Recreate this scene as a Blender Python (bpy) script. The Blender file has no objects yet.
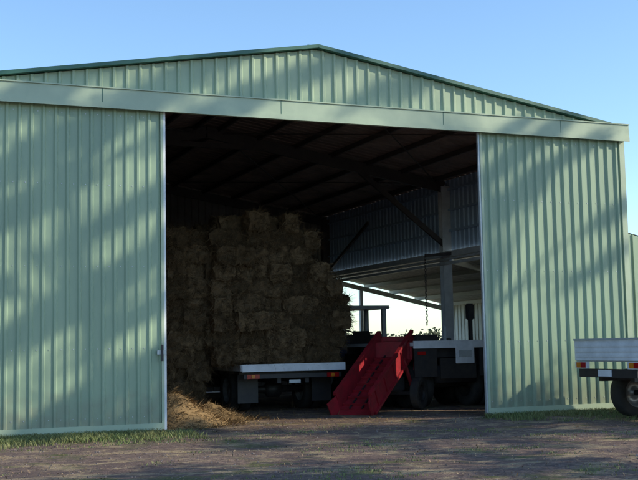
import bpy, math, random
from mathutils import Vector, Matrix, noise
random.seed(7)
R=random.random
def U(a,b): return a+(b-a)*random.random()
scene=bpy.context.scene

# ---------------- materials ----------------
def mat(name,col,rough=0.6,metal=0.0,col2=None,nscale=3.0,bump=0.0,bscale=40.0,island=None,spec=None,stretch=None,mixlo=0.35,mixhi=0.65,dirt=None):
    m=bpy.data.materials.new(name); m.use_nodes=True
    nt=m.node_tree; N=nt.nodes; L=nt.links
    b=N['Principled BSDF']
    b.inputs['Roughness'].default_value=rough
    b.inputs['Metallic'].default_value=metal
    if spec is not None: b.inputs['Specular IOR Level'].default_value=spec
    b.inputs['Base Color'].default_value=(*col,1)
    tc=N.new('ShaderNodeTexCoord')
    vec=tc.outputs['Object']
    if stretch:
        mp=N.new('ShaderNodeMapping'); mp.inputs['Scale'].default_value=stretch
        L.new(vec,mp.inputs['Vector']); vec=mp.outputs['Vector']
    cout=None
    if col2 is not None:
        n=N.new('ShaderNodeTexNoise'); n.inputs['Scale'].default_value=nscale; n.inputs['Detail'].default_value=8
        n.inputs['Roughness'].default_value=0.65
        L.new(vec,n.inputs['Vector'])
        cr=N.new('ShaderNodeMapRange'); cr.inputs['From Min'].default_value=mixlo; cr.inputs['From Max'].default_value=mixhi
        L.new(n.outputs['Fac'],cr.inputs['Value'])
        mx=N.new('ShaderNodeMix'); mx.data_type='RGBA'
        mx.inputs[6].default_value=(*col,1); mx.inputs[7].default_value=(*col2,1)
        L.new(cr.outputs[0],mx.inputs[0]); cout=mx.outputs[2]
    if dirt:
        sp=N.new('ShaderNodeSeparateXYZ');L.new(tc.outputs['Object'],sp.inputs[0])
        nd=N.new('ShaderNodeTexNoise');nd.inputs['Scale'].default_value=5;nd.inputs['Detail'].default_value=7;L.new(tc.outputs['Object'],nd.inputs[0])
        ad=N.new('ShaderNodeMath');ad.operation='MULTIPLY_ADD';ad.inputs[1].default_value=-1.2;L.new(nd.outputs['Fac'],ad.inputs[0]);L.new(sp.outputs['Z'],ad.inputs[2])
        md=N.new('ShaderNodeMapRange');md.inputs['From Min'].default_value=-.55;md.inputs['From Max'].default_value=.25;md.inputs['To Min'].default_value=.55;md.inputs['To Max'].default_value=0;L.new(ad.outputs[0],md.inputs[0])
        m3=N.new('ShaderNodeMix');m3.data_type='RGBA';L.new(md.outputs[0],m3.inputs[0]);L.new(cout,m3.inputs[6]);m3.inputs[7].default_value=(*dirt,1);cout=m3.outputs[2]
    if island:
        g=N.new('ShaderNodeNewGeometry')
        mr=N.new('ShaderNodeMapRange'); mr.inputs['To Min'].default_value=island[0]; mr.inputs['To Max'].default_value=island[1]
        L.new(g.outputs['Random Per Island'],mr.inputs['Value'])
        hs=N.new('ShaderNodeHueSaturation'); L.new(mr.outputs[0],hs.inputs['Value'])
        if cout: L.new(cout,hs.inputs['Color'])
        else: hs.inputs['Color'].default_value=(*col,1)
        cout=hs.outputs[0]
    if cout: L.new(cout,b.inputs['Base Color'])
    if bump>0:
        n2=N.new('ShaderNodeTexNoise'); n2.inputs['Scale'].default_value=bscale; n2.inputs['Detail'].default_value=5
        L.new(vec,n2.inputs['Vector'])
        bp=N.new('ShaderNodeBump'); bp.inputs['Strength'].default_value=bump; bp.inputs['Distance'].default_value=0.02
        L.new(n2.outputs['Fac'],bp.inputs['Height']); L.new(bp.outputs[0],b.inputs['Normal'])
    return m
M={}
M['door']=mat('green_steel_door',(0.30,0.405,0.28),0.42,0,(0.235,0.33,0.235),1.2,0.12,2.5,spec=0.5,stretch=(1,1,0.25),dirt=(.22,.19,.14))
M['gable']=mat('green_steel_gable',(0.34,0.43,0.295),0.45,0,(0.28,0.37,0.255),1.5,0.1,2.5)
M['trim']=mat('pale_green_flashing',(0.40,0.485,0.35),0.4,0,(0.33,0.41,0.30),1.5,0.1,3)
M['rake']=mat('dark_green_capping',(0.03,0.11,0.08),0.45,0,(0.04,0.13,0.095),2)
M['frame']=mat('galvanised_frame',(0.5,0.55,0.57),0.4,0.3,(0.42,0.46,0.48),6)
M['zinc']=mat('zincalume_inner',(0.46,0.62,0.82),0.4,0.0,(0.38,0.52,0.70),2,0.1,3)
M['roofin']=mat('roof_sheet',(0.42,0.30,0.26),0.6,0,(0.22,0.16,0.14),1.2)
M['wallin']=mat('wall_sheet',(0.30,0.29,0.28),0.6,0,(0.22,0.2,0.18),1.2)
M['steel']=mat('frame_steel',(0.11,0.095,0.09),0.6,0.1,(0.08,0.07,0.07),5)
M['cream']=mat('cream_paint_sheet',(0.74,0.74,0.64),0.5,0,(0.62,0.63,0.54),2)
M['white']=mat('white_paint',(0.76,0.78,0.80),0.4,0,(0.60,0.62,0.64),4,0.05,8)
M['red']=mat('red_paint',(0.36,0.016,0.028),0.45,0,(0.20,0.016,0.02),5,0.08,10)
M['black']=mat('black_steel',(0.018,0.018,0.02),0.5,0,(0.035,0.03,0.028),6)
M['rubber']=mat('tyre_rubber',(0.02,0.02,0.02),0.85,0,(0.04,0.035,0.03),8,0.2,30)
M['rim']=mat('wheel_rim',(0.35,0.36,0.37),0.4,0.5,(0.22,0.2,0.19),8)
M['navy']=mat('navy_paint',(0.03,0.045,0.10),0.35,0,(0.04,0.05,0.09),5)
M['glass']=mat('dark_glass',(0.02,0.025,0.03),0.08)
M['taillamp']=mat('tail_lamp_red',(0.35,0.01,0.01),0.2)
M['amber']=mat('indicator_amber',(0.6,0.2,0.02),0.2)
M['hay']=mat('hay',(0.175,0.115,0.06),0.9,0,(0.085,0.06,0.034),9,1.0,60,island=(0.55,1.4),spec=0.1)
M['straw']=mat('straw',(0.32,0.21,0.10),0.85,0,(0.2,0.13,0.065),12,0.6,60,island=(0.6,1.3),spec=0.15)
M['leaf']=mat('gum_leaf',(0.055,0.09,0.035),0.55,0,(0.08,0.1,0.045),0.6,island=(0.6,1.4))
M['bark']=mat('gum_bark',(0.35,0.31,0.26),0.85,0,(0.18,0.15,0.12),4,0.5,12)
M['farleaf']=mat('far_foliage',(0.05,0.07,0.035),0.8,0,(0.07,0.08,0.05),0.05,island=(0.6,1.4))
M['grass']=mat('grass_blade',(0.09,0.14,0.035),0.7,0,(0.2,0.2,0.075),0.6,island=(0.6,1.4))
M['stone']=mat('gravel_stone',(0.2,0.16,0.145),0.9,0,(0.12,0.095,0.085),3,island=(0.5,1.4))
M['litter']=mat('leaf_litter',(0.20,0.12,0.07),0.85,0,(0.34,0.24,0.13),3,island=(0.4,1.4))

# ---------------- mesh builder ----------------
class MB:
    def __init__(s): s.v=[]; s.f=[]; s.m=[]; s.mats=[]
    def mi(s,k):
        if k not in s.mats: s.mats.append(k)
        return s.mats.index(k)
    def add(s,vs,fs,k):
        o=len(s.v); s.v.extend([tuple(v) for v in vs]); i=s.mi(k)
        for f in fs: s.f.append(tuple(o+a for a in f)); s.m.append(i)
    def box(s,x0,x1,y0,y1,z0,z1,k,Mx=None,bev=0.0):
        vs=[(x,y,z) for x in(x0,x1) for y in(y0,y1) for z in(z0,z1)]
        if bev>0:
            import bmesh
            bm=bmesh.new(); V=[bm.verts.new(v) for v in vs]
            for f in [(0,1,3,2),(4,6,7,5),(0,4,5,1),(2,3,7,6),(0,2,6,4),(1,5,7,3)]: bm.faces.new([V[a] for a in f])
            bmesh.ops.bevel(bm,geom=bm.edges[:],offset=bev,segments=2,affect='EDGES')
            bm.verts.index_update()
            vv=[v.co.copy() for v in bm.verts]; ff=[[v.index for v in f.verts] for f in bm.faces]; bm.free()
            if Mx: vv=[Mx@v for v in vv]
            s.add(vv,ff,k); return
        if Mx: vs=[Mx@Vector(v) for v in vs]
        s.add(vs,[(0,1,3,2),(4,6,7,5),(0,4,5,1),(2,3,7,6),(0,2,6,4),(1,5,7,3)],k)
    def beam(s,p,q,w,h,k,up=(0,0,1)):
        p=Vector(p);q=Vector(q);d=(q-p).normalized();u=Vector(up)
        if abs(d.dot(u))>0.98: u=Vector((1,0,0))
        r=d.cross(u).normalized();u=r.cross(d).normalized()
        vs=[]
        for c in(p,q):
            for a,b in((-1,-1),(1,-1),(1,1),(-1,1)): vs.append(c+r*a*w/2+u*b*h/2)
        s.add(vs,[(3,2,1,0),(4,5,6,7),(0,1,5,4),(1,2,6,5),(2,3,7,6),(3,0,4,7)],k)
    def tube(s,p,q,r0,r1,k,n=10,cap=True):
        p=Vector(p);q=Vector(q);d=(q-p).normalized();u=Vector((0,0,1))
        if abs(d.dot(u))>0.95:u=Vector((1,0,0))
        a=d.cross(u).normalized();b=a.cross(d)
        vs=[]
        for c,r in((p,r0),(q,r1)):
            for i in range(n):
                t=2*math.pi*i/n; vs.append(c+a*math.cos(t)*r+b*math.sin(t)*r)
        fs=[(i,(i+1)%n,n+(i+1)%n,n+i) for i in range(n)]
        if cap: fs+= [tuple(range(n))[::-1],tuple(range(n,2*n))]
        s.add(vs,fs,k)
    def lathe(s,c,axis,prof,k,n=28):
        c=Vector(c);d=Vector(axis).normalized();u=Vector((0,0,1));
        if abs(d.dot(u))>0.95:u=Vector((1,0,0))
        a=d.cross(u).normalized();b=a.cross(d)
        vs=[];fs=[]
        for o,r in prof:
            for i in range(n):
                t=2*math.pi*i/n; vs.append(c+d*o+a*math.cos(t)*r+b*math.sin(t)*r)
        for j in range(len(prof)-1):
            for i in range(n): fs.append((j*n+i,j*n+(i+1)%n,(j+1)*n+(i+1)%n,(j+1)*n+i))
        s.add(vs,fs,k)
    def wheel(s,c,axis,r,w,rimmat='rim',lug=0):
        h=w/2
        s.lathe(c,axis,[(-h*.85,r*.6),(-h,r*.72),(-h,r*.92),(-h*.8,r),(h*.8,r),(h,r*.92),(h,r*.72),(h*.85,r*.6),(-h*.85,r*.6)],'rubber',32)
        s.lathe(c,axis,[(-h*.8,r*.6),(-h*.7,r*.52),(-h*.2,r*.5),(-h*.15,r*.15),(-h*.45,r*.14),(-h*.45,0.001)],rimmat,24)
        s.lathe(c,axis,[(h*.8,r*.6),(h*.7,r*.52),(h*.2,r*.5),(h*.15,r*.15),(h*.45,r*.14),(h*.45,0.001)],rimmat,24)
        if lug:
            d=Vector(axis).normalized();c=Vector(c)
            a=d.cross(Vector((0,0,1))).normalized();b=a.cross(d)
            for i in range(lug):
                t=2*math.pi*i/lug; sgn=1 if i%2 else -1
                e=a*math.cos(t)+b*math.sin(t); t2=t+0.18; e2=a*math.cos(t2)+b*math.sin(t2)
                s.beam(c+e*(r*1.0)+d*sgn*h*.95,c+e2*(r*1.0)+d*sgn*0.02,0.05,0.06,'rubber',up=e)
    def obj(s,name,parent=None,smooth=False):
        me=bpy.data.meshes.new(name); me.from_pydata(s.v,[],s.f)
        for k in s.mats: me.materials.append(M[k])
        me.polygons.foreach_set('material_index',s.m)
        if smooth: me.polygons.foreach_set('use_smooth',[True]*len(me.polygons))
        me.update()
        o=bpy.data.objects.new(name,me); scene.collection.objects.link(o)
        if parent: o.parent=parent
        return o
def empty(name):
    o=bpy.data.objects.new(name,None); scene.collection.objects.link(o); return o

def ribbed(mb,org,u,w,n,L,lo,hi,k,pitch=0.22,depth=0.032,rib=0.075,jit=0.0):
    org=Vector(org);u=Vector(u);w=Vector(w);n=Vector(n)
    pts=[];x=0.0
    while x<L:
        for dx,h in((0,0),(pitch-rib,0),(pitch-rib*.72,depth),(pitch-rib*.28,depth)):
            if x+dx<L: pts.append((x+dx,h))
        x+=pitch
    pts.append((L,0))
    vs=[];fs=[]
    for x,h in pts:
        for z in (lo(x),hi(x)): vs.append(org+u*x+w*z+n*h)
    for i in range(len(pts)-1): fs.append((2*i,2*i+2,2*i+3,2*i+1))
    mb.add(vs,fs,k)

# ---------------- SHED ----------------
XL=-7.54; XR=7.1; AX=-0.22; HW=7.32; HE=6.0; BT=6.28; APX=7.5; OP=3.43; DEP=17.0; Y1=7.8
W=XR
slope=(APX-BT)/HW
shed=empty('machinery_shed')
def roofz(x): return APX-abs(x-AX)*slope
C=lambda v:(lambda x:v)
for nm,x0,x1 in(('left_sliding_door',XL-0.02,-OP),('right_sliding_door',OP,XR-0.02)):
    mb=MB(); L=x1-x0
    ribbed(mb,(x0+0.04,-0.16,0),(1,0,0),(0,0,1),(0,-1,0),L-0.08,C(0.12),C(HE+0.05),'door',pitch=0.215 if x0<0 else 0.235,depth=0.03 if x0<0 else .042,rib=0.085 if x0<0 else 0.10)
    mb.box(x0,x0+0.05,-0.205,-0.12,0.06,HE+0.05,'trim')
    mb.box(x1-0.05,x1,-0.205,-0.12,0.06,HE+0.05,'trim')
    mb.box(x0+0.051,x1-0.051,-0.21,-0.13,0.05,0.17,'trim')
    for z in(1.5,3.0,4.5): mb.box(x0+0.06,x1-0.06,-0.155,-0.11,z,z+0.08,'frame')
    i=0; x=x0+.04; pt_=0.215 if x0<0 else .235
    while x<x1-.3:
        for z in(.3,1.54,3.04,4.54,5.85):
            xx=x+pt_*.3; mb.box(xx-.008,xx+.008,-.168,-.159,z-.008,z+.008,'frame')
        x+=pt_
    if x0<0:
        mb.box(x1-0.14,x1+0.03,-0.24,-0.207,1.42,1.5,'frame')
        mb.box(x1-0.075,x1-0.035,-0.28,-0.241,1.30,1.6,'black')
    mb.obj(nm,shed)
mb=MB()
mb.box(-OP+.001,-OP+0.045,-0.19,-0.13,0.05,HE,'white')
mb.box(OP-0.04,OP-0.001,-0.19,-0.13,0.05,HE,'frame')
mb.obj('door_jamb_strips',shed)
mb=MB()
mb.box(XL-0.15,XR+0.12,-0.32,-0.02,HE,BT+0.04,'trim')
mb.box(XL-0.152,XR+0.122,-0.335,-0.318,HE-0.05,HE+0.05,'trim')
mb.box(XL-0.155,XR+0.125,-0.345,-0.01,BT+0.042,BT+0.065,'trim')
for x in(-4.6,-1.1,2.5,5.4): mb.box(x,x+.012,-.3235,-.3185,HE+.052,BT+.038,'rake')
mb.obj('door_track_cover',shed)
mb=MB()
ribbed(mb,(XL,-0.06,0),(1,0,0),(0,0,1),(0,-1,0),XR-XL,C(BT),lambda x:max(BT+0.01,roofz(x+XL)-0.02),'gable',pitch=0.25,depth=0.035,rib=0.09)
mb.obj('gable_cladding',shed)
mb=MB()
for xe in(XL-.15,XR+.15):
    mb.beam((AX,-0.12,APX+0.03),(xe,-0.12,roofz(xe)+0.03),0.16,0.07,'rake')
mb.obj('rake_capping',shed)
mb=MB()
th=math.atan(slope)
for s in(-1,1):
    w=Vector((s*math.cos(th),0,-math.sin(th)));n=Vector((s*math.sin(th),0,math.cos(th)))
    ribbed(mb,(AX,-0.08,APX),(0,1,0),w,n,DEP+0.2,C(0),C((HW+0.15)/math.cos(th)),'roofin',pitch=0.3,depth=0.03)
mb.beam((AX,-0.1,APX+0.05),(AX,DEP+0.15,APX+0.05),0.4,0.03,'rake')
mb.obj('roof_sheeting',shed)
mb=MB()
ribbed(mb,(XL,0,0),(0,1,0),(0,0,1),(-1,0,0),DEP,C(0.02),C(roofz(XL)),'wallin',pitch=0.25)
ribbed(mb,(XL,DEP,0),(1,0,0),(0,0,1),(0,1,0),XR-XL,C(0.02),lambda x:roofz(x+XL),'wallin',pitch=0.25)
ribbed(mb,(XR,0.0,0),(0,1,0),(0,0,1),(1,0,0),DEP,C(4.2),C(roofz(XR)),'zinc',pitch=0.25,depth=0.035,rib=0.1)
mb.obj('wall_sheeting',shed)
mb=MB()
for y in(0.14,Y1,DEP-0.15):
    for s,xw in((-1,XL),(1,XR)):
        x=xw-s*.16; ez=roofz(xw)
        kk='white' if (s>0 and 1<y<DEP-1) else 'steel'
        if y<DEP-1 or s<0:
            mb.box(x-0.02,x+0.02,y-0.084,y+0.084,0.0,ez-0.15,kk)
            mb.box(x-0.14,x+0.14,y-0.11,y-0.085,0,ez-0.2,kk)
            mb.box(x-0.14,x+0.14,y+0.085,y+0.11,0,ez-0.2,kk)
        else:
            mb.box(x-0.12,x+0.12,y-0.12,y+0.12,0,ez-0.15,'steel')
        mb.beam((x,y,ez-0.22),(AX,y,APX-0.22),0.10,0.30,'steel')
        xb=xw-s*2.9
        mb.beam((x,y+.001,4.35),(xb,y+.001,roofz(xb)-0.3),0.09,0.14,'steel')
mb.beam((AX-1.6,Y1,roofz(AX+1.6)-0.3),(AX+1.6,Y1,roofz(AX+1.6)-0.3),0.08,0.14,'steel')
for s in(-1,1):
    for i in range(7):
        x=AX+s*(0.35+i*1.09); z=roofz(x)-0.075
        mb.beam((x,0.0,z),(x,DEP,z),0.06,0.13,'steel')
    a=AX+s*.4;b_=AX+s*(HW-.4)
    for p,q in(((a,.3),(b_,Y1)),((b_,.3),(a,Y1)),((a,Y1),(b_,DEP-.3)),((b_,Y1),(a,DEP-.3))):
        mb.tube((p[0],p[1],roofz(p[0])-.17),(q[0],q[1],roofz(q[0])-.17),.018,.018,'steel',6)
mb.box(XR-0.32,XR-0.06,0.2,DEP-0.2,4.0,4.16,'white')
mb.box(XR-0.30,XR-0.24,0.2,DEP-0.2,3.78,3.86,'white')
mb.tube((XR-0.36,0.3,3.93),(XR-0.36,DEP-.3,3.93),0.03,0.03,'white',8)
for i in range(3): mb.box(XR-0.1,XR-0.04,0.2,DEP-0.2,4.75+i*.6,4.81+i*.6,'zinc')
mb.beam((XR-0.2,DEP-0.3,4.15),(XR-0.2,DEP-4.0,5.6),0.06,0.10,'steel')
mb.obj('portal_frames_and_purlins',shed)
mb=MB()
LX=12.0; z0=4.12; z1=3.05
sl=math.atan((z0-z1)/(LX-W))
w=Vector((math.cos(sl),0,-math.sin(sl)));n=Vector((math.sin(sl),0,math.cos(sl)))
ribbed(mb,(W+0.04,0.5,z0),(0,1,0),w,n,DEP-0.2,C(0),C((LX-W)/math.cos(sl)+.1),'cream',pitch=0.25)
for i in range(5):
    t=0.1+i*0.215; x=W+(LX-W)*t; z=z0+(z1-z0)*t-0.07
    mb.beam((x,0.55,z),(x,DEP+.2,z),0.06,0.12,'cream')
for y in(0.7,Y1,DEP-0.1):
    mb.beam((W+.05,y,z0-0.22),(LX,y,z1-0.22),0.09,0.16,'cream')
    mb.box(LX-.1,LX,y-.05,y+.05,0,z1-.1,'white')
mb.box(8.29,8.41,DEP-.16,DEP-.04,0,3.6,'white')
ribbed(mb,(W+0.06,0.5,0),(1,0,0),(0,0,1),(0,-1,0),LX-W-0.1,C(0.03),lambda x:z0-0.03-(z0-z1)*x/(LX-W),'door',pitch=0.235)
ribbed(mb,(LX+.02,0.5,0),(0,1,0),(0,0,1),(1,0,0),DEP-0.6,C(0.03),C(z1-.05),'cream',pitch=0.25)
mb.obj('lean_to',shed)
mb=MB()
mb.box(W-0.015,W+0.07,-0.2,0.02,0,HE-0.002,'trim')
mb.obj('corner_flashing',shed)
mb=MB()
cx,cy=5.95,Y1-0.6
z=4.0
i=0
while z>2.0:
    c=Vector((cx,cy,z)); a=Vector((1,0,0)) if i%2 else Vector((0,1,0))
    p=[c+Vector((0,0,.05)),c+a*.025+Vector((0,0,.025)),c+a*.025-Vector((0,0,.025)),c-Vector((0,0,.05)),c-a*.025-Vector((0,0,.025)),c-a*.025+Vector((0,0,.025))]
    for j in range(6): mb.tube(p[j],p[(j+1)%6],.009,.009,'steel',5)
    z-=.08;i+=1
mb.beam((cx,cy,4.0),(W-.2,cy,4.08),.06,.08,'steel')
mb.obj('lifting_chain',shed)

# ---------------- HAY ----------------
def bale(mb,c,dx,dy,dz,rz,k='hay',straws=26):
    nx,ny,nz=max(2,int(dx/.09)),max(2,int(dy/.11)),4
    mx=Matrix.Translation(c)@Matrix.Rotation(rz,4,'Z')@Matrix.Rotation(U(-.09,.09),4,'X')@Matrix.Rotation(U(-.08,.08),4,'Y')
    idx={};vs=[];fs=[]
    sd=U(0,500)
    def g(i,j,l):
        key=(i,j,l)
        if key not in idx:
            x=(i/nx-.5);y=(j/ny-.5);z=(l/nz-.5)
            r=[abs(2*x),abs(2*y),abs(2*z)]
            e=sum(1 for q in r if q>.99)
            sh=1-(.04 if e==2 else .10 if e==3 else 0)
            p=Vector((x*dx*sh,y*dy*sh,z*dz*sh))
            nn=noise.noise_vector(p*7+Vector((sd,sd,0)))*.075+noise.noise_vector(p*17+Vector((sd,0,sd)))*.045
            idx[key]=len(vs); vs.append(mx@(p+nn))
        return idx[key]
    for i in range(nx):
        for j in range(ny):
            fs.append((g(i,j,0),g(i,j+1,0),g(i+1,j+1,0),g(i+1,j,0)));fs.append((g(i,j,nz),g(i+1,j,nz),g(i+1,j+1,nz),g(i,j+1,nz)))
    for i in range(nx):
        for l in range(nz):
            fs.append((g(i,0,l),g(i+1,0,l),g(i+1,0,l+1),g(i,0,l+1)));fs.append((g(i,ny,l),g(i,ny,l+1),g(i+1,ny,l+1),g(i+1,ny,l)))
    for j in range(ny):
        for l in range(nz):
            fs.append((g(0,j,l),g(0,j,l+1),g(0,j+1,l+1),g(0,j+1,l)));fs.append((g(nx,j,l),g(nx,j+1,l),g(nx,j+1,l+1),g(nx,j,l+1)))
    mb.add(vs,fs,k)
    for _ in range(straws):
        q=R()
        if q<.62: p=Vector((U(-.5,.5)*dx,-.46*dy,U(-.5,.5)*dz)); d=Vector((U(-1.2,1.2),U(-.7,-.1),U(-1.6,.5)))
        elif q<.74: p=Vector((-.46*dx,U(-.5,.5)*dy,U(-.5,.5)*dz)); d=Vector((U(-.8,-.1),U(-1,1),U(-1.5,.4)))
        elif q<.84: p=Vector((.46*dx,U(-.5,.5)*dy,U(-.5,.5)*dz)); d=Vector((U(.1,.8),U(-1,1),U(-1.5,.4)))
        else: p=Vector((U(-.5,.5)*dx,U(-.5,.5)*dy,.48*dz)); d=Vector((U(-1,1),U(-1,1),U(.1,.9)))
        d=d.normalized()*U(.08,.30); s=d.cross(Vector((R(),R(),R()+.01))).normalized()*U(.004,.009)
        mb.add([mx@(p+s),mx@(p-s),mx@(p+d)],[(0,1,2)],k)
def stack(mb,x0,x1,y0,y1,zb,layers,prof=None,k='hay'):
    bh=.385
    for l in range(layers):
        a,b=(x0,x1) if not prof else prof(l,x0,x1)
        a+=U(-.12,.1);b+=U(-.12,.1)
        xs=[a]
        while xs[-1]<b-.3:
            xs.append(min(b,xs[-1]+(U(.8,1.0) if R()<.55 else U(.42,.55))))
        ly=.5; ny=max(1,round((y1-y0)/ly)); sy=(y1-y0)/ny
        nx=len(xs)-1
        for i in range(nx):
            sx=xs[i+1]-xs[i]
            for j in range(ny):
                if j>2 and i>1 and i<nx-1 and l<layers-2: continue
                if l==layers-1 and R()<.3: continue
                c=Vector(((xs[i]+xs[i+1])/2+U(-.04,.04),y0+sy*(j+.5)+U(-.14,.08),zb+bh*(l+.5)+U(-.03,.03)))
                ex = 620 if j==0 else (60 if (l>=layers-2 or i in(0,nx-1)) else 5)
                bale(mb,c,sx*1.06,sy*1.05,bh*1.14,U(-.1,.1),k,int(ex*(sx/.9+.1)))
def pr(l,a,b):
    if l>=8: return a+.2,b-1.15
    if l>=6: return a,b-.6
    if l>=4: return a,b-.2
    return a,b
mb=MB()
stack(mb,-1.15,2.15,4.0,9.6,1.16,9,pr)
mb.obj('hay_bale_stack')
mb=MB()
stack(mb,-5.4,-0.85,4.25,8.5,0.0,11,lambda l,a,b:(a,b-.35 if l<4 else b) if l<10 else (a+1.5,b))
mb.obj('hay_bale_stack')

mb=MB()
def pile(cx,cy,r,h,k,ns):
    n=28;m=12;vs=[];fs=[]
    for j in range(m+1):
        for i in range(n):
            t=2*math.pi*i/n; rr=r*j/m
            x=cx+math.cos(t)*rr*1.25;y=cy+math.sin(t)*rr
            q=1-(j/m); z=h*(q**1.3)+.09*noise.noise(Vector((x*3,y*3,1)))*min(1,q*3)+.05*noise.noise(Vector((x*9,y*9,1)))*min(1,q*3)
            vs.append((x,y,max(z,-.02) if j<m else -.03))
    for j in range(m):
        for i in range(n): fs.append((j*n+i,j*n+(i+1)%n,(j+1)*n+(i+1)%n,(j+1)*n+i))
    mb.add(vs,fs,k)
    for _ in range(ns):
        t=U(0,6.283);q=R()**.6*1.25; x=cx+math.cos(t)*q*r*1.25;y=cy+math.sin(t)*q*r
        z=max(0.01,h*(max(0,1-q)**1.3))+U(-.01,.04)
        d=Vector((U(-1,1),U(-1,1),U(-.3,.6))).normalized()*U(.08,.25); s=d.cross(Vector((R(),R(),R()+.1))).normalized()*.006
        p=Vector((x,y,z)); mb.add([p+s,p-s,p+d],[(0,1,2)],k)
pile(-2.85,1.3,.95,.72,'straw',2800)
pile(-1.8,2.5,.85,.34,'straw',1700)
pile(-2.9,3.2,.9,.6,'straw',1200)
mb.obj('loose_hay_pile')
mb=MB()
for _ in range(9000):
    x=U(-6,6) if R()<.6 else U(-3,2);y=U(-1.5,14)
    if R()<.45: y=U(-.5,6)
    d=Vector((U(-1,1),U(-1,1),U(-.05,.15))).normalized()*U(.06,.22); s=d.cross(Vector((0,0,1))).normalized()*.007
    p=Vector((x,y,.012)); mb.add([p+s,p-s,p+d],[(0,1,2)],'straw')
mb.obj('scattered_straw')

# ---------------- FLATBED TRUCK ----------------
tr=empty('flatbed_truck')
mb=MB()
x0,x1,y0,y1=-.55,1.98,3.95,10.0
mb.box(x0,x1,y0,y1,1.02,1.12,'white')
mb.box(x0-.02,x1+.02,y0-.05,y0-.002,.96,1.13,'white')
mb.box(x0-.04,x0-.002,y0,y1,.98,1.125,'white'); mb.box(x1+.002,x1+.04,y0,y1,.98,1.125,'white')
for i in range(8): mb.box(x0+.02,x1-.02,y0+.3+i*.75,y0+.38+i*.75,.9,1.018,'black')
for x in(.35,1.05): mb.box(x,x+.09,y0+.15,y1+2,.68,.899,'black')
mb.obj('tray',tr)
mb=MB()
for yc in(y0+1.5,):
    for x in(x0+.18,x0+.47,x1-.18,x1-.47): mb.wheel((x,yc,.5),(1,0,0),.5,.25)
    mb.tube((x0+.2,yc,.5),(x1-.2,yc,.5),.09,.09,'black'); mb.lathe((.72,yc,.5),(1,0,0),[(-.25,.05),(-.15,.2),(.15,.2),(.25,.05)],'black',16)
for x in(x0+.2,x1-.2): mb.wheel((x,y1+1.4,.5),(1,0,0),.5,.25)
mb.obj('wheels_and_axles',tr,True)
mb=MB()
for x in(x0+.08,x1-.58): mb.box(x,x+.5,y0+.62,y0+.64,.22,.9,'black')
mb.box(x0+.05,x1-.05,y0+.05,y0+.1,.80,.9,'black')
for x in(x0+.12,x1-.42):
    mb.box(x,x+.3,y0+.02,y0+.048,.8,.9,'taillamp'); mb.box(x+.1,x+.18,y0+.005,y0+.019,.81,.89,'amber')
mb.box(.6,.88,y0+.02,y0+.04,.68,.76,'frame')
mb.box(x0+.3,x1-.3,y1-.6,y1-.2,.45,.85,'black')
mb.obj('rear_lamps_and_mudflaps',tr)
mb=MB()
mb.box(x0+.15,x1-.15,y1+.3,y1+1.9,.7,2.3,'white',bev=.12)
mb.box(x0+.3,x1-.3,y1+.28,y1+.299,1.5,2.1,'glass')
mb.box(x0+.12,x0+.148,y1+.9,y1+1.6,1.5,2.1,'glass'); mb.box(x1-.148,x1-.12,y1+.9,y1+1.6,1.5,2.1,'glass')
mb.obj('cab',tr)

# ---------------- RED HAY ELEVATOR ----------------
he=empty('hay_elevator')
mb=MB()
P=Vector((1.45,2.15,.2)); Q=Vector((3.35,3.8,1.58))
d=(Q-P).normalized(); side=d.cross(Vector((0,0,1))).normalized(); up=side.cross(d)
hw=.40
L=(Q-P).length
for s in(-1,1):
    o=side*s*hw
    mb.beam(P+o+up*.05,Q+o+up*.05,.03,.46,'red',up=up)
    mb.beam(P+o*1.06+up*.29,Q+o*1.06+up*.29,.09,.06,'red',up=up)
    mb.beam(P+o*1.06-up*.19,Q+o*1.06-up*.19,.09,.06,'red',up=up)
    for i in range(5):
        c=P+d*(L*(i+.5)/5)+o*1.07; mb.beam(c-up*.155,c+up*.255,.04,.05,'red',up=d)
mb.beam(P-up*.1,Q-up*.1,hw*2-.04,.02,'red',up=up)
for i in range(10):
    c=P+d*(L*(i+.5)/10); mb.beam(c-side*hw*.9-up*.06,c+side*hw*.9-up*.06,.03,.06,'red',up=up)
for o in(-.15,.15): mb.beam(P+side*o-up*.065,Q+side*o-up*.065,.03,.03,'black',up=up)
for s in(-1,1): mb.beam(P+side*s*.40+up*.05,P-d*.28+side*s*.5+up*.02,.03,.4,'red',up=up)
mb.beam(P-d*.28-side*.5-up*.17,P-d*.28+side*.5-up*.17,.05,.05,'red',up=up)
mb.beam(P-d*.28-up*.16,P-up*.115,.8,.02,'red',up=up)
Mx=Matrix.Translation(Q)@Matrix.Rotation(math.atan2(d.y,d.x),4,'Z')
mb.box(-.45,.85,-.52,.52,-.45,.0,'red',Mx,bev=.04)
mb.box(-.1,.65,-.42,.42,.001,.14,'red',Mx,bev=.03)
mb.box(.1,.5,-.6,-.52,-.35,-.05,'black',Mx,bev=.02)
mb.lathe(Mx@Vector((.3,-.62,-.2)),Mx.to_3x3()@Vector((0,1,0)),[(-.02,.001),(-.02,.14),(.03,.14),(.03,.001)],'rim',20)
mb.obj('conveyor_trough',he)
mb=MB()
mid=P+d*L*.72
ax=Vector((mid.x+.25,mid.y+.25,.38))
for s in(-1,1):
    mb.beam(mid+side*s*.42,ax+side*s*.55,.06,.06,'red')
    mb.beam(Q-d*.05+side*s*.42-up*.2,ax+side*s*.55,.06,.06,'red')
    mb.wheel(ax+side*s*.68,side,.38,.2,'black')
mb.beam(ax-side*.6,ax+side*.6,.07,.07,'black')
mb.box(ax.x-.25,ax.x+.25,ax.y-.2,ax.y+.2,ax.z+.04,ax.z+.42,'black',bev=.04)
mb.obj('undercarriage',he)

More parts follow.
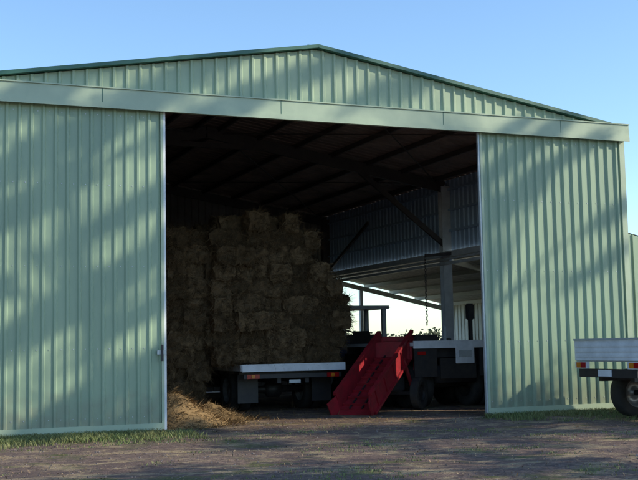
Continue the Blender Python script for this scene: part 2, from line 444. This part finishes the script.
# ---------------- FARM TRAILER ----------------
ft=empty('farm_trailer')
mb=MB()
x0,x1,y0,y1=3.35,5.75,3.0,7.2
mb.box(x0,x1,y0,y1,1.48,1.56,'white'); mb.box(x0,x1,y0-.04,y0-.002,1.42,1.6,'white')
mb.box(x0+.1,x1-.1,y0+.1,y0+.2,1.2,1.475,'black')
for x in(x0+.5,x1-.6): mb.box(x,x+.1,y0+.21,y1+1,1.0,1.298,'black')
for i in range(5): mb.box(x0+.05,x1-.05,y0+.5+i*.85,y0+.58+i*.85,1.3,1.478,'black')
mb.obj('deck',ft)
mb=MB()
for yc in(y0+.75,y0+1.95):
    for x in(x0+.2,x0+.52,x1-.2,x1-.52): mb.wheel((x,yc,.55),(1,0,0),.55,.28,'black')
    mb.tube((x0+.2,yc,.55),(x1-.2,yc,.55),.08,.08,'black')
mb.box(x0+.7,x1-.7,y0+.1,y0+2.4,.6,.998,'black')
mb.obj('wheels_and_axles',ft,True)
mb=MB()
mb.box(4.45,4.95,y0-.08,y0-.045,1.05,1.47,'white',bev=.01)
mb.box(4.52,4.88,y0-.09,y0-.082,1.2,1.36,'frame')
mb.box(x0+.02,x0+.62,y0-.02,y0+.02,.75,1.41,'black')
mb.box(x1-.62,x1-.02,y0-.02,y0+.02,.75,1.41,'black')
mb.box(x0+.72,x1-.72,y0+.0,y0+.06,.7,1.18,'black')
mb.box(x0+.1,x0+.3,y0-.06,y0-.03,1.27,1.35,'taillamp')
mb.box(x0+1.0,x0+1.06,y0+.3,y0+.36,1.561,1.95,'frame')
mb.box(5.18,5.26,y0+.5,y0+.58,1.561,2.35,'black');mb.box(5.12,5.32,y0+.48,y0+.62,2.1,2.5,'black',bev=.03)
mb.box(3.6,4.3,y0+.4,y0+1.1,1.562,1.75,'black',bev=.05)
mb.tube((4.4,y0+.5,1.6),(5.1,y0+1.4,1.62),.05,.05,'navy',10)
mb.obj('fittings',ft)

# ---------------- TRACTOR ----------------
tt=empty('tractor')
mb=MB()
X,Y=5.15,10.2
for s in(-1,1):
    mb.wheel((X+s*.8,Y,.8),(1,0,0),.8,.42,'white',lug=28); mb.wheel((X+s*.65,Y+2.2,.45),(1,0,0),.45,.25,'white')
mb.tube((X-.7,Y,.8),(X+.7,Y,.8),.14,.14,'navy');mb.tube((X-.6,Y+2.2,.45),(X+.6,Y+2.2,.45),.07,.07,'navy')
mb.obj('wheels',tt,True)
mb=MB()
mb.box(X-.3,X+.3,Y+.5,Y+2.7,.75,1.6,'navy',bev=.06); mb.box(X-.28,X+.28,Y-.35,Y+.6,.6,1.05,'navy',bev=.05)
for s in(-1,1):
    mb.box(X+s*.78-.24,X+s*.78+.24,Y-.6,Y+.55,1.66,1.72,'navy',bev=.015)
    mb.box(X+s*.78-.24,X+s*.78+.24,Y-.68,Y-.605,1.1,1.7,'navy')
mb.box(X-.28,X+.28,Y-.3,Y+.2,1.1,1.3,'black',bev=.04);mb.box(X-.28,X+.28,Y-.38,Y-.28,1.3,1.95,'black',bev=.03)
mb.tube((X,Y+.95,1.6),(X,Y+.65,1.85),.02,.02,'black');mb.lathe((X,Y+.65,1.86),(0,-.6,.8),[(0,.2),(.03,.21),(.03,.17),(0,.18),(0,.2)],'black',20)
mb.tube((X+.2,Y+1.6,1.55),(X+.2,Y+1.6,2.4),.035,.035,'black')
mb.obj('body',tt)
mb=MB()
for sx in(-1,1):
    for yy in(Y-.5,Y+.75): mb.box(X+sx*.66-.06,X+sx*.66+.06,yy-.06,yy+.06,1.4,2.6,'white')
mb.box(X-.82,X+.82,Y-.68,Y+.95,2.6,2.7,'white',bev=.04)
mb.box(X-.59,X+.59,Y-.47,Y-.45,1.5,1.85,'black')
mb.obj('canopy',tt)

# ---------------- PICKUP ----------------
ut=empty('pickup_truck')
mb=MB()
ux,uy=3.85,-3.7
mb.box(ux,ux+2.45,uy-.0,uy+1.85,.98,1.058,'frame')
for yy in(uy-.03,uy+1.851):
    mb.box(ux,ux+2.45,yy,yy+.028,1.06,1.34,'white')
    for i in range(3): mb.box(ux+.03,ux+2.42,yy-.012,yy-.001,1.09+i*.08,1.12+i*.08,'white')
    for i in range(4): mb.box(ux+.05+i*.78,ux+.11+i*.78,yy-.022,yy-.013,1.0,1.335,'frame')
mb.box(ux-.03,ux-.002,uy-.03,uy+1.88,1.0,1.34,'white')
for i in range(3): mb.box(ux-.042,ux-.031,uy,uy+1.85,1.06+i*.085,1.095+i*.085,'white')
mb.box(ux-.05,ux+.02,uy-.035,uy+1.885,1.341,1.37,'frame')
mb.box(ux+.021,ux+2.45,uy-.035,uy+.0,1.341,1.37,'frame')
mb.box(ux+2.4,ux+2.46,uy+.001,uy+1.85,1.06,1.95,'frame')
mb.obj('tray',ut)
mb=MB()
mb.box(ux+.1,ux+4.3,uy+.45,uy+.55,.65,.8,'black');mb.box(ux+.1,ux+4.3,uy+1.3,uy+1.4,.65,.8,'black')
mb.box(ux-.08,ux+.05,uy+.15,uy+1.7,.72,.86,'black')
for yy in(uy+.05,uy+1.47):
    mb.box(ux-.085,ux-.03,yy,yy+.33,.865,.98,'white');mb.box(ux-.1,ux-.086,yy+.03,yy+.15,.88,.97,'taillamp');mb.box(ux-.1,ux-.086,yy+.16,yy+.28,.88,.97,'amber')
mb.box(ux-.1,ux-.082,uy+.8,uy+1.15,.74,.85,'white')
mb.box(ux+.75,ux+1.95,uy+.02,uy+.06,.85,.97,'black')
mb.obj('chassis_and_lamps',ut)
mb=MB()
for x in(ux+.98,ux+4.05):
    for yy in(uy+.17,uy+1.62): mb.wheel((x,yy,.42),(0,1,0),.42,.25)
    mb.tube((x,uy+.2,.42),(x,uy+1.6,.42),.05,.05,'black')
mb.obj('wheels',ut,True)
mb=MB()
prof=[(2.5,.5),(2.5,1.15),(2.62,1.72),(3.25,1.76),(3.75,1.2),(4.6,1.08),(4.75,.8),(4.75,.5)]
def extr(prof,ya,yb,k):
    n=len(prof);vs=[(ux+p[0],ya,p[1]) for p in prof]+[(ux+p[0],yb,p[1]) for p in prof]
    mb.add(vs,[tuple(range(n)),tuple(range(n,2*n))[::-1]]+[(i,i+n,(i+1)%n+n,(i+1)%n) for i in range(n)],k)
extr(prof,uy+.1,uy+1.75,'white')
extr([(2.68,1.15),(2.74,1.64),(3.2,1.68),(3.6,1.22)],uy+.09,uy+.099,'glass');extr([(2.68,1.15),(2.74,1.64),(3.2,1.68),(3.6,1.22)],uy+1.751,uy+1.76,'glass')
mb.box(ux+4.74,ux+4.86,uy+.12,uy+1.73,.42,.66,'black',bev=.03)
mb.box(ux+3.55,ux+3.62,uy-.08,uy+.09,1.18,1.34,'black')
mb.obj('cab',ut)
S=1.14; ut.scale=(S,S,S); ut.location=(4.55-S*ux,-3.9-S*uy,0)

# ---------------- TREES ----------------
phi=math.radians(60); el=math.radians(26)
KX=math.tan(phi); KZ=math.tan(el)/math.cos(phi)
def leaves(mb,c0,sx,sy,sz,n,tilt=0.0):
    for _ in range(n):
        v=Vector((random.gauss(0,.5)*sx,random.gauss(0,.5)*sy,random.gauss(0,.5)*sz))
        c=c0+v; a=Vector((U(-1,1),U(-1,1),U(-1.4,.3))).normalized()*U(.09,.18); b=a.cross(Vector((R()-.5,R()-.5,R()-.5))).normalized()*U(.035,.06)
        mb.add([c-a,c+b,c+a,c-b],[(0,1,2,3)],'leaf')
def trunk(mb,x,y,h):
    p=Vector((x,y,0)); r=.018*h; pts=[p]
    for i in range(6):
        q=pts[-1]+Vector((U(-.3,.3),U(-.3,.3),h/6)); mb.tube(pts[-1]-Vector((0,0,.05)),q,r,r*.84,'bark',12,False); r*=.84; pts.append(q)
    return pts
def limb(mb,pts,e):
    s=min(pts[2:],key=lambda p:abs(p.z-(e.z-2.2))+.2*(p-e).length)
    m=s.lerp(e,.5)+Vector((U(-.3,.3),U(-.3,.3),U(0,.5)))
    mb.tube(s,m,.07,.04,'bark',7,False);mb.tube(m,e,.04,.015,'bark',6,False)
def tree(name,x,y,h,cr,n_cl,nl,seed,base=.4):
    random.seed(seed)
    mb=MB(); pts=trunk(mb,x,y,h*.62); ends=[]
    for i in range(n_cl):
        t=U(0,6.283); rr=cr*math.sqrt(R())
        e=Vector((x+math.cos(t)*rr,y+math.sin(t)*rr,h*(base+(1-base)*(i+R())/n_cl)))
        limb(mb,pts,e); ends.append(e)
    root=empty(name); mb.obj('trunk_and_limbs',root,True)
    mb=MB()
    for e in ends:
        for kk in range(3):
            leaves(mb,e+Vector((U(-.9,.9),U(-1.4,1.4),U(-.35,.35))),U(.5,.9),U(.8,1.6),U(.16,.32),nl//3)
    mb.obj('foliage',root)
# gum tree with long flat foliage sprays; unseen, sprays placed to cast slanting streaks on the doors
def spray_tree(name,x,y,h,targets,seed):
    random.seed(seed)
    mb=MB(); pts=trunk(mb,x,y,h); fol=MB()
    for X,z,dy,ln,th,n in targets:
        yy=abs(y)+dy
        e=Vector((X+KX*yy,-yy,z+KZ*yy))
        limb(mb,pts,e); leaves(fol,e,th,ln,th*.6,n)
    root=empty(name); mb.obj('trunk_and_limbs',root,True); fol.obj('foliage',root)
random.seed(11)
T1=[]
c=1.6
while c<11.6:
    th=U(.30,.58)
    X=-8.6+U(0,.8)
    while X<-2.2:
        z=c+KZ/KX*X+U(-.10,.10)
        if R()<.84 and -.6<z<8.2:
            T1.append((X,z,U(-1.3,1.3),U(.6,1.0),th*U(.6,1.0),int(340*th/.45)))
        X+=U(.8,1.4)
    c+=th*.5+U(.6,.95)
spray_tree('eucalyptus_tree',15.6,-12.0,16.0,T1,21)
T2=[]
for X,z in((3.7,5.8),(4.3,5.6),(3.6,5.0),(4.1,4.6),(4.9,6.0),(3.5,4.1),(5.3,5.4),(1.0,6.6),(2.0,7.0),(-.5,6.9),(-1.6,6.4),(0.2,7.3),(5.9,2.9),(6.6,4.2)):
    T2.append((X,z,U(-1,1),U(.4,.8),U(.2,.35),150))
spray_tree('eucalyptus_tree',25.5,-12.6,17.5,T2,22)
TREES=[(18.5,-22,15,4.0,8,600,.4),(28,-21,17,4.0,6,600,.4),(12,-20.5,10,3.0,5,550,.45),
       (25,-15.9,13.5,3,7,600,.4),(17,-13.9,12.0,2.4,7,700,.42),(9.5,-14.5,8.5,2.2,5,600,.45)]
for i,(x,y,h,c,n,lv,bs) in enumerate(TREES): tree('eucalyptus_tree',x,y,h,c,n,lv,102+i,base=bs)
random.seed(55)
mb=MB()
for i in range(900):
    t=2*math.pi*i/900; r=U(200,235); hh=3.0+3.0*abs(noise.noise(Vector((math.cos(t)*9,math.sin(t)*9,3))))+U(-.5,1)
    c0=Vector((math.cos(t)*r,math.sin(t)*r,0))
    for _ in range(110):
        c=c0+Vector((random.gauss(0,1.2),random.gauss(0,1.2),hh*R()**1.2)); a=Vector((U(-1,1),U(-1,1),U(-1,1))).normalized()*U(.2,.5); b=a.cross(Vector((R()-.5,R()-.5,R()-.5))).normalized()*U(.2,.4)
        mb.add([c-a,c+b,c+a,c-b],[(0,1,2,3)],'farleaf')
mb.obj('distant_trees')

# ---------------- GROUND ----------------
def gz(x,y):
    if -8<x<12.5 and -0.6<y<18: return 0.0
    d=min(1,max(0,(-.6-y)/2)) if y<0 else 1
    if abs(x)>60 or abs(y)>60: return 0
    return d*(.045*noise.noise(Vector((x*.5,y*.9,0)))+.022*noise.noise(Vector((x*2.1,y*2.1,4))))-.01*d
gm=bpy.data.materials.new('dirt_ground'); gm.use_nodes=True
nt=gm.node_tree;N=nt.nodes;Lk=nt.links;b=N['Principled BSDF'];b.inputs['Roughness'].default_value=.95;b.inputs['Specular IOR Level'].default_value=.1
tc=N.new('ShaderNodeTexCoord')
def nz(s,det=8,rough=.6,sc=(1,1,1)):
    mp=N.new('ShaderNodeMapping');mp.inputs['Scale'].default_value=sc;Lk.new(tc.outputs['Object'],mp.inputs[0])
    n=N.new('ShaderNodeTexNoise');n.inputs['Scale'].default_value=s;n.inputs['Detail'].default_value=det;n.inputs['Roughness'].default_value=rough;Lk.new(mp.outputs[0],n.inputs[0]);return n.outputs['Fac']
def mr(v,a,b_,lo=0,hi=1):
    m=N.new('ShaderNodeMapRange');m.inputs['From Min'].default_value=a;m.inputs['From Max'].default_value=b_;m.inputs['To Min'].default_value=lo;m.inputs['To Max'].default_value=hi;Lk.new(v,m.inputs[0]);return m.outputs[0]
def mix(f,a,b_):
    m=N.new('ShaderNodeMix');m.data_type='RGBA';Lk.new(f,m.inputs[0])
    for i,c in((6,a),(7,b_)):
        if isinstance(c,tuple): m.inputs[i].default_value=(*c,1)
        else: Lk.new(c,m.inputs[i])
    return m.outputs[2]
c=mix(mr(nz(.6),.35,.65),(.20,.135,.115),(.33,.235,.185))
c=mix(mr(nz(9,6,.7),.4,.62),c,(.14,.10,.09))
c=mix(mr(nz(1.1,10,.75,(1,1.6,1)),.5,.6),c,(.48,.36,.22))
c=mix(mr(nz(.9,8,.7),.54,.64,0,.85),c,(.13,.15,.055))
c=mix(mr(nz(45,3,.7),.45,.7,0,.7),c,(.07,.055,.05))
sep=N.new('ShaderNodeSeparateXYZ');Lk.new(tc.outputs['Object'],sep.inputs[0])
far=mr(sep.outputs['Y'],18,26)
c=mix(far,c,(.22,.2,.10))
Lk.new(c,b.inputs['Base Color'])
bp=N.new('ShaderNodeBump');bp.inputs['Strength'].default_value=.9;bp.inputs['Distance'].default_value=.04
ad=N.new('ShaderNodeMath');ad.operation='ADD';Lk.new(nz(30,6,.7),ad.inputs[0]);Lk.new(nz(4,6,.6),ad.inputs[1]);Lk.new(ad.outputs[0],bp.inputs['Height']);Lk.new(bp.outputs[0],b.inputs['Normal'])
M['ground']=gm
nn=240; cs=[]
for i in range(nn+1):
    t=(i/nn*2-1); cs.append(math.copysign((math.exp(abs(t)*5.6)-1)/(math.exp(5.6)-1)*900,t)+t*12)
vs=[(x,y-5,gz(x,y-5)) for x in cs for y in cs]
fs=[(i*(nn+1)+j,(i+1)*(nn+1)+j,(i+1)*(nn+1)+j+1,i*(nn+1)+j+1) for i in range(nn) for j in range(nn)]
mb=MB();mb.add(vs,fs,'ground');mb.obj('ground',None,True)
mb=MB()
def tuft(x,y,hm,n):
    for _ in range(n):
        p=Vector((x+random.gauss(0,.05),y+random.gauss(0,.05),gz(x,y)-.005)); h=hm*U(.5,1.2)
        d=Vector((U(-.5,.5),U(-.5,.5),1))*h; s=Vector((U(-1,1),U(-1,1),0)).normalized()*.006
        mb.add([p-s,p+s,p+d*.6+s*.6+Vector((d.x*.1,d.y*.1,0)),p+d*.6-s*.6,p+d+Vector((d.x*.4,d.y*.4,-.1*h))],[(0,1,2,3),(3,2,4)],'grass')
for _ in range(3600):
    x=U(-9,-3.1) if R()<.5 else U(3.2,13); y=-.22-abs(random.gauss(0,.7))
    if noise.noise(Vector((x*.8,y*.8,9)))>-.35: tuft(x,y,.11,9)
for _ in range(7000):
    x=U(-12,14);y=U(-11,-.8)
    if noise.noise(Vector((x*.45,y*.7,2)))>.1: tuft(x,y,.04,6)
mb.obj('grass')
mb=MB()
for _ in range(6000):
    x=U(-11,12);y=U(-11.5,1.5); r=U(.006,.02)*(1.6 if R()<.06 else 1); z=gz(x,y)
    vs=[(x+r*U(.7,1.3),y,z),(x,y+r*U(.7,1.3),z),(x-r*U(.7,1.3),y,z),(x,y-r*U(.7,1.3),z),(x+U(-.3,.3)*r,y+U(-.3,.3)*r,z+r*.8)]
    mb.add(vs,[(0,1,4),(1,2,4),(2,3,4),(3,0,4)],'stone')
mb.obj('gravel')
mb=MB()
for _ in range(26000):
    x=U(-11,12);y=U(-11.5,-.3)
    if noise.noise(Vector((x*.7,y*1.2,7)))<.0 and R()<.75: continue
    z=gz(x,y)+.006; a=Vector((U(-1,1),U(-1,1),U(-.1,.35))).normalized()*U(.02,.06); b2=a.cross(Vector((0,0,1))).normalized()*U(.005,.012); p=Vector((x,y,z))
    mb.add([p,p+a*.5+b2,p+a,p+a*.5-b2],[(0,1,2,3)],'litter')
mb.obj('leaf_litter')

# ---------------- LIGHT ----------------
sd=Vector((math.sin(phi)*math.cos(el),-math.cos(phi)*math.cos(el),math.sin(el)))
sl_=bpy.data.lights.new('sun','SUN'); sl_.energy=5; sl_.angle=math.radians(.5); sl_.color=(1,.9,.70)
so=bpy.data.objects.new('sun',sl_);scene.collection.objects.link(so);so.rotation_euler=(-sd).to_track_quat('-Z','Y').to_euler()
w=bpy.data.worlds.new("World");scene.world=w;w.use_nodes=True
nt=w.node_tree;bg=nt.nodes['Background'];sk=nt.nodes.new('ShaderNodeTexSky');sk.sky_type='NISHITA';sk.sun_disc=False
sk.sun_elevation=el;sk.sun_rotation=math.atan2(sd.x,sd.y);sk.dust_density=0.3;sk.ozone_density=2.2;sk.air_density=1.0
tn=nt.nodes.new('ShaderNodeMix');tn.data_type='RGBA';tn.blend_type='MULTIPLY';tn.inputs[0].default_value=1;tn.inputs[7].default_value=(1.38,1.55,1.68,1)
nt.links.new(sk.outputs[0],tn.inputs[6]);nt.links.new(tn.outputs[2],bg.inputs[0]);bg.inputs[1].default_value=.15
scene.view_settings.view_transform='Standard'
# ---------------- CAMERA ----------------
cam=bpy.data.cameras.new('camera');co=bpy.data.objects.new('camera',cam);scene.collection.objects.link(co)
F=1100; cam.sensor_width=36; cam.lens=F/638*36; cam.clip_end=3000
yaw=math.radians(22.3);pt=math.atan(107/F);ro=math.radians(1.1)
f=Vector((math.sin(yaw)*math.cos(pt),math.cos(yaw)*math.cos(pt),math.sin(pt)))
r=Vector((math.cos(yaw),-math.sin(yaw),0));u=r.cross(f)
u2=u*math.cos(ro)+r*math.sin(ro);r2=r*math.cos(ro)-u*math.sin(ro)
m=Matrix((r2,u2,-f)).transposed().to_4x4();m.translation=Vector((-8.5,-20.2,1.5))
co.matrix_world=m
scene.camera=co
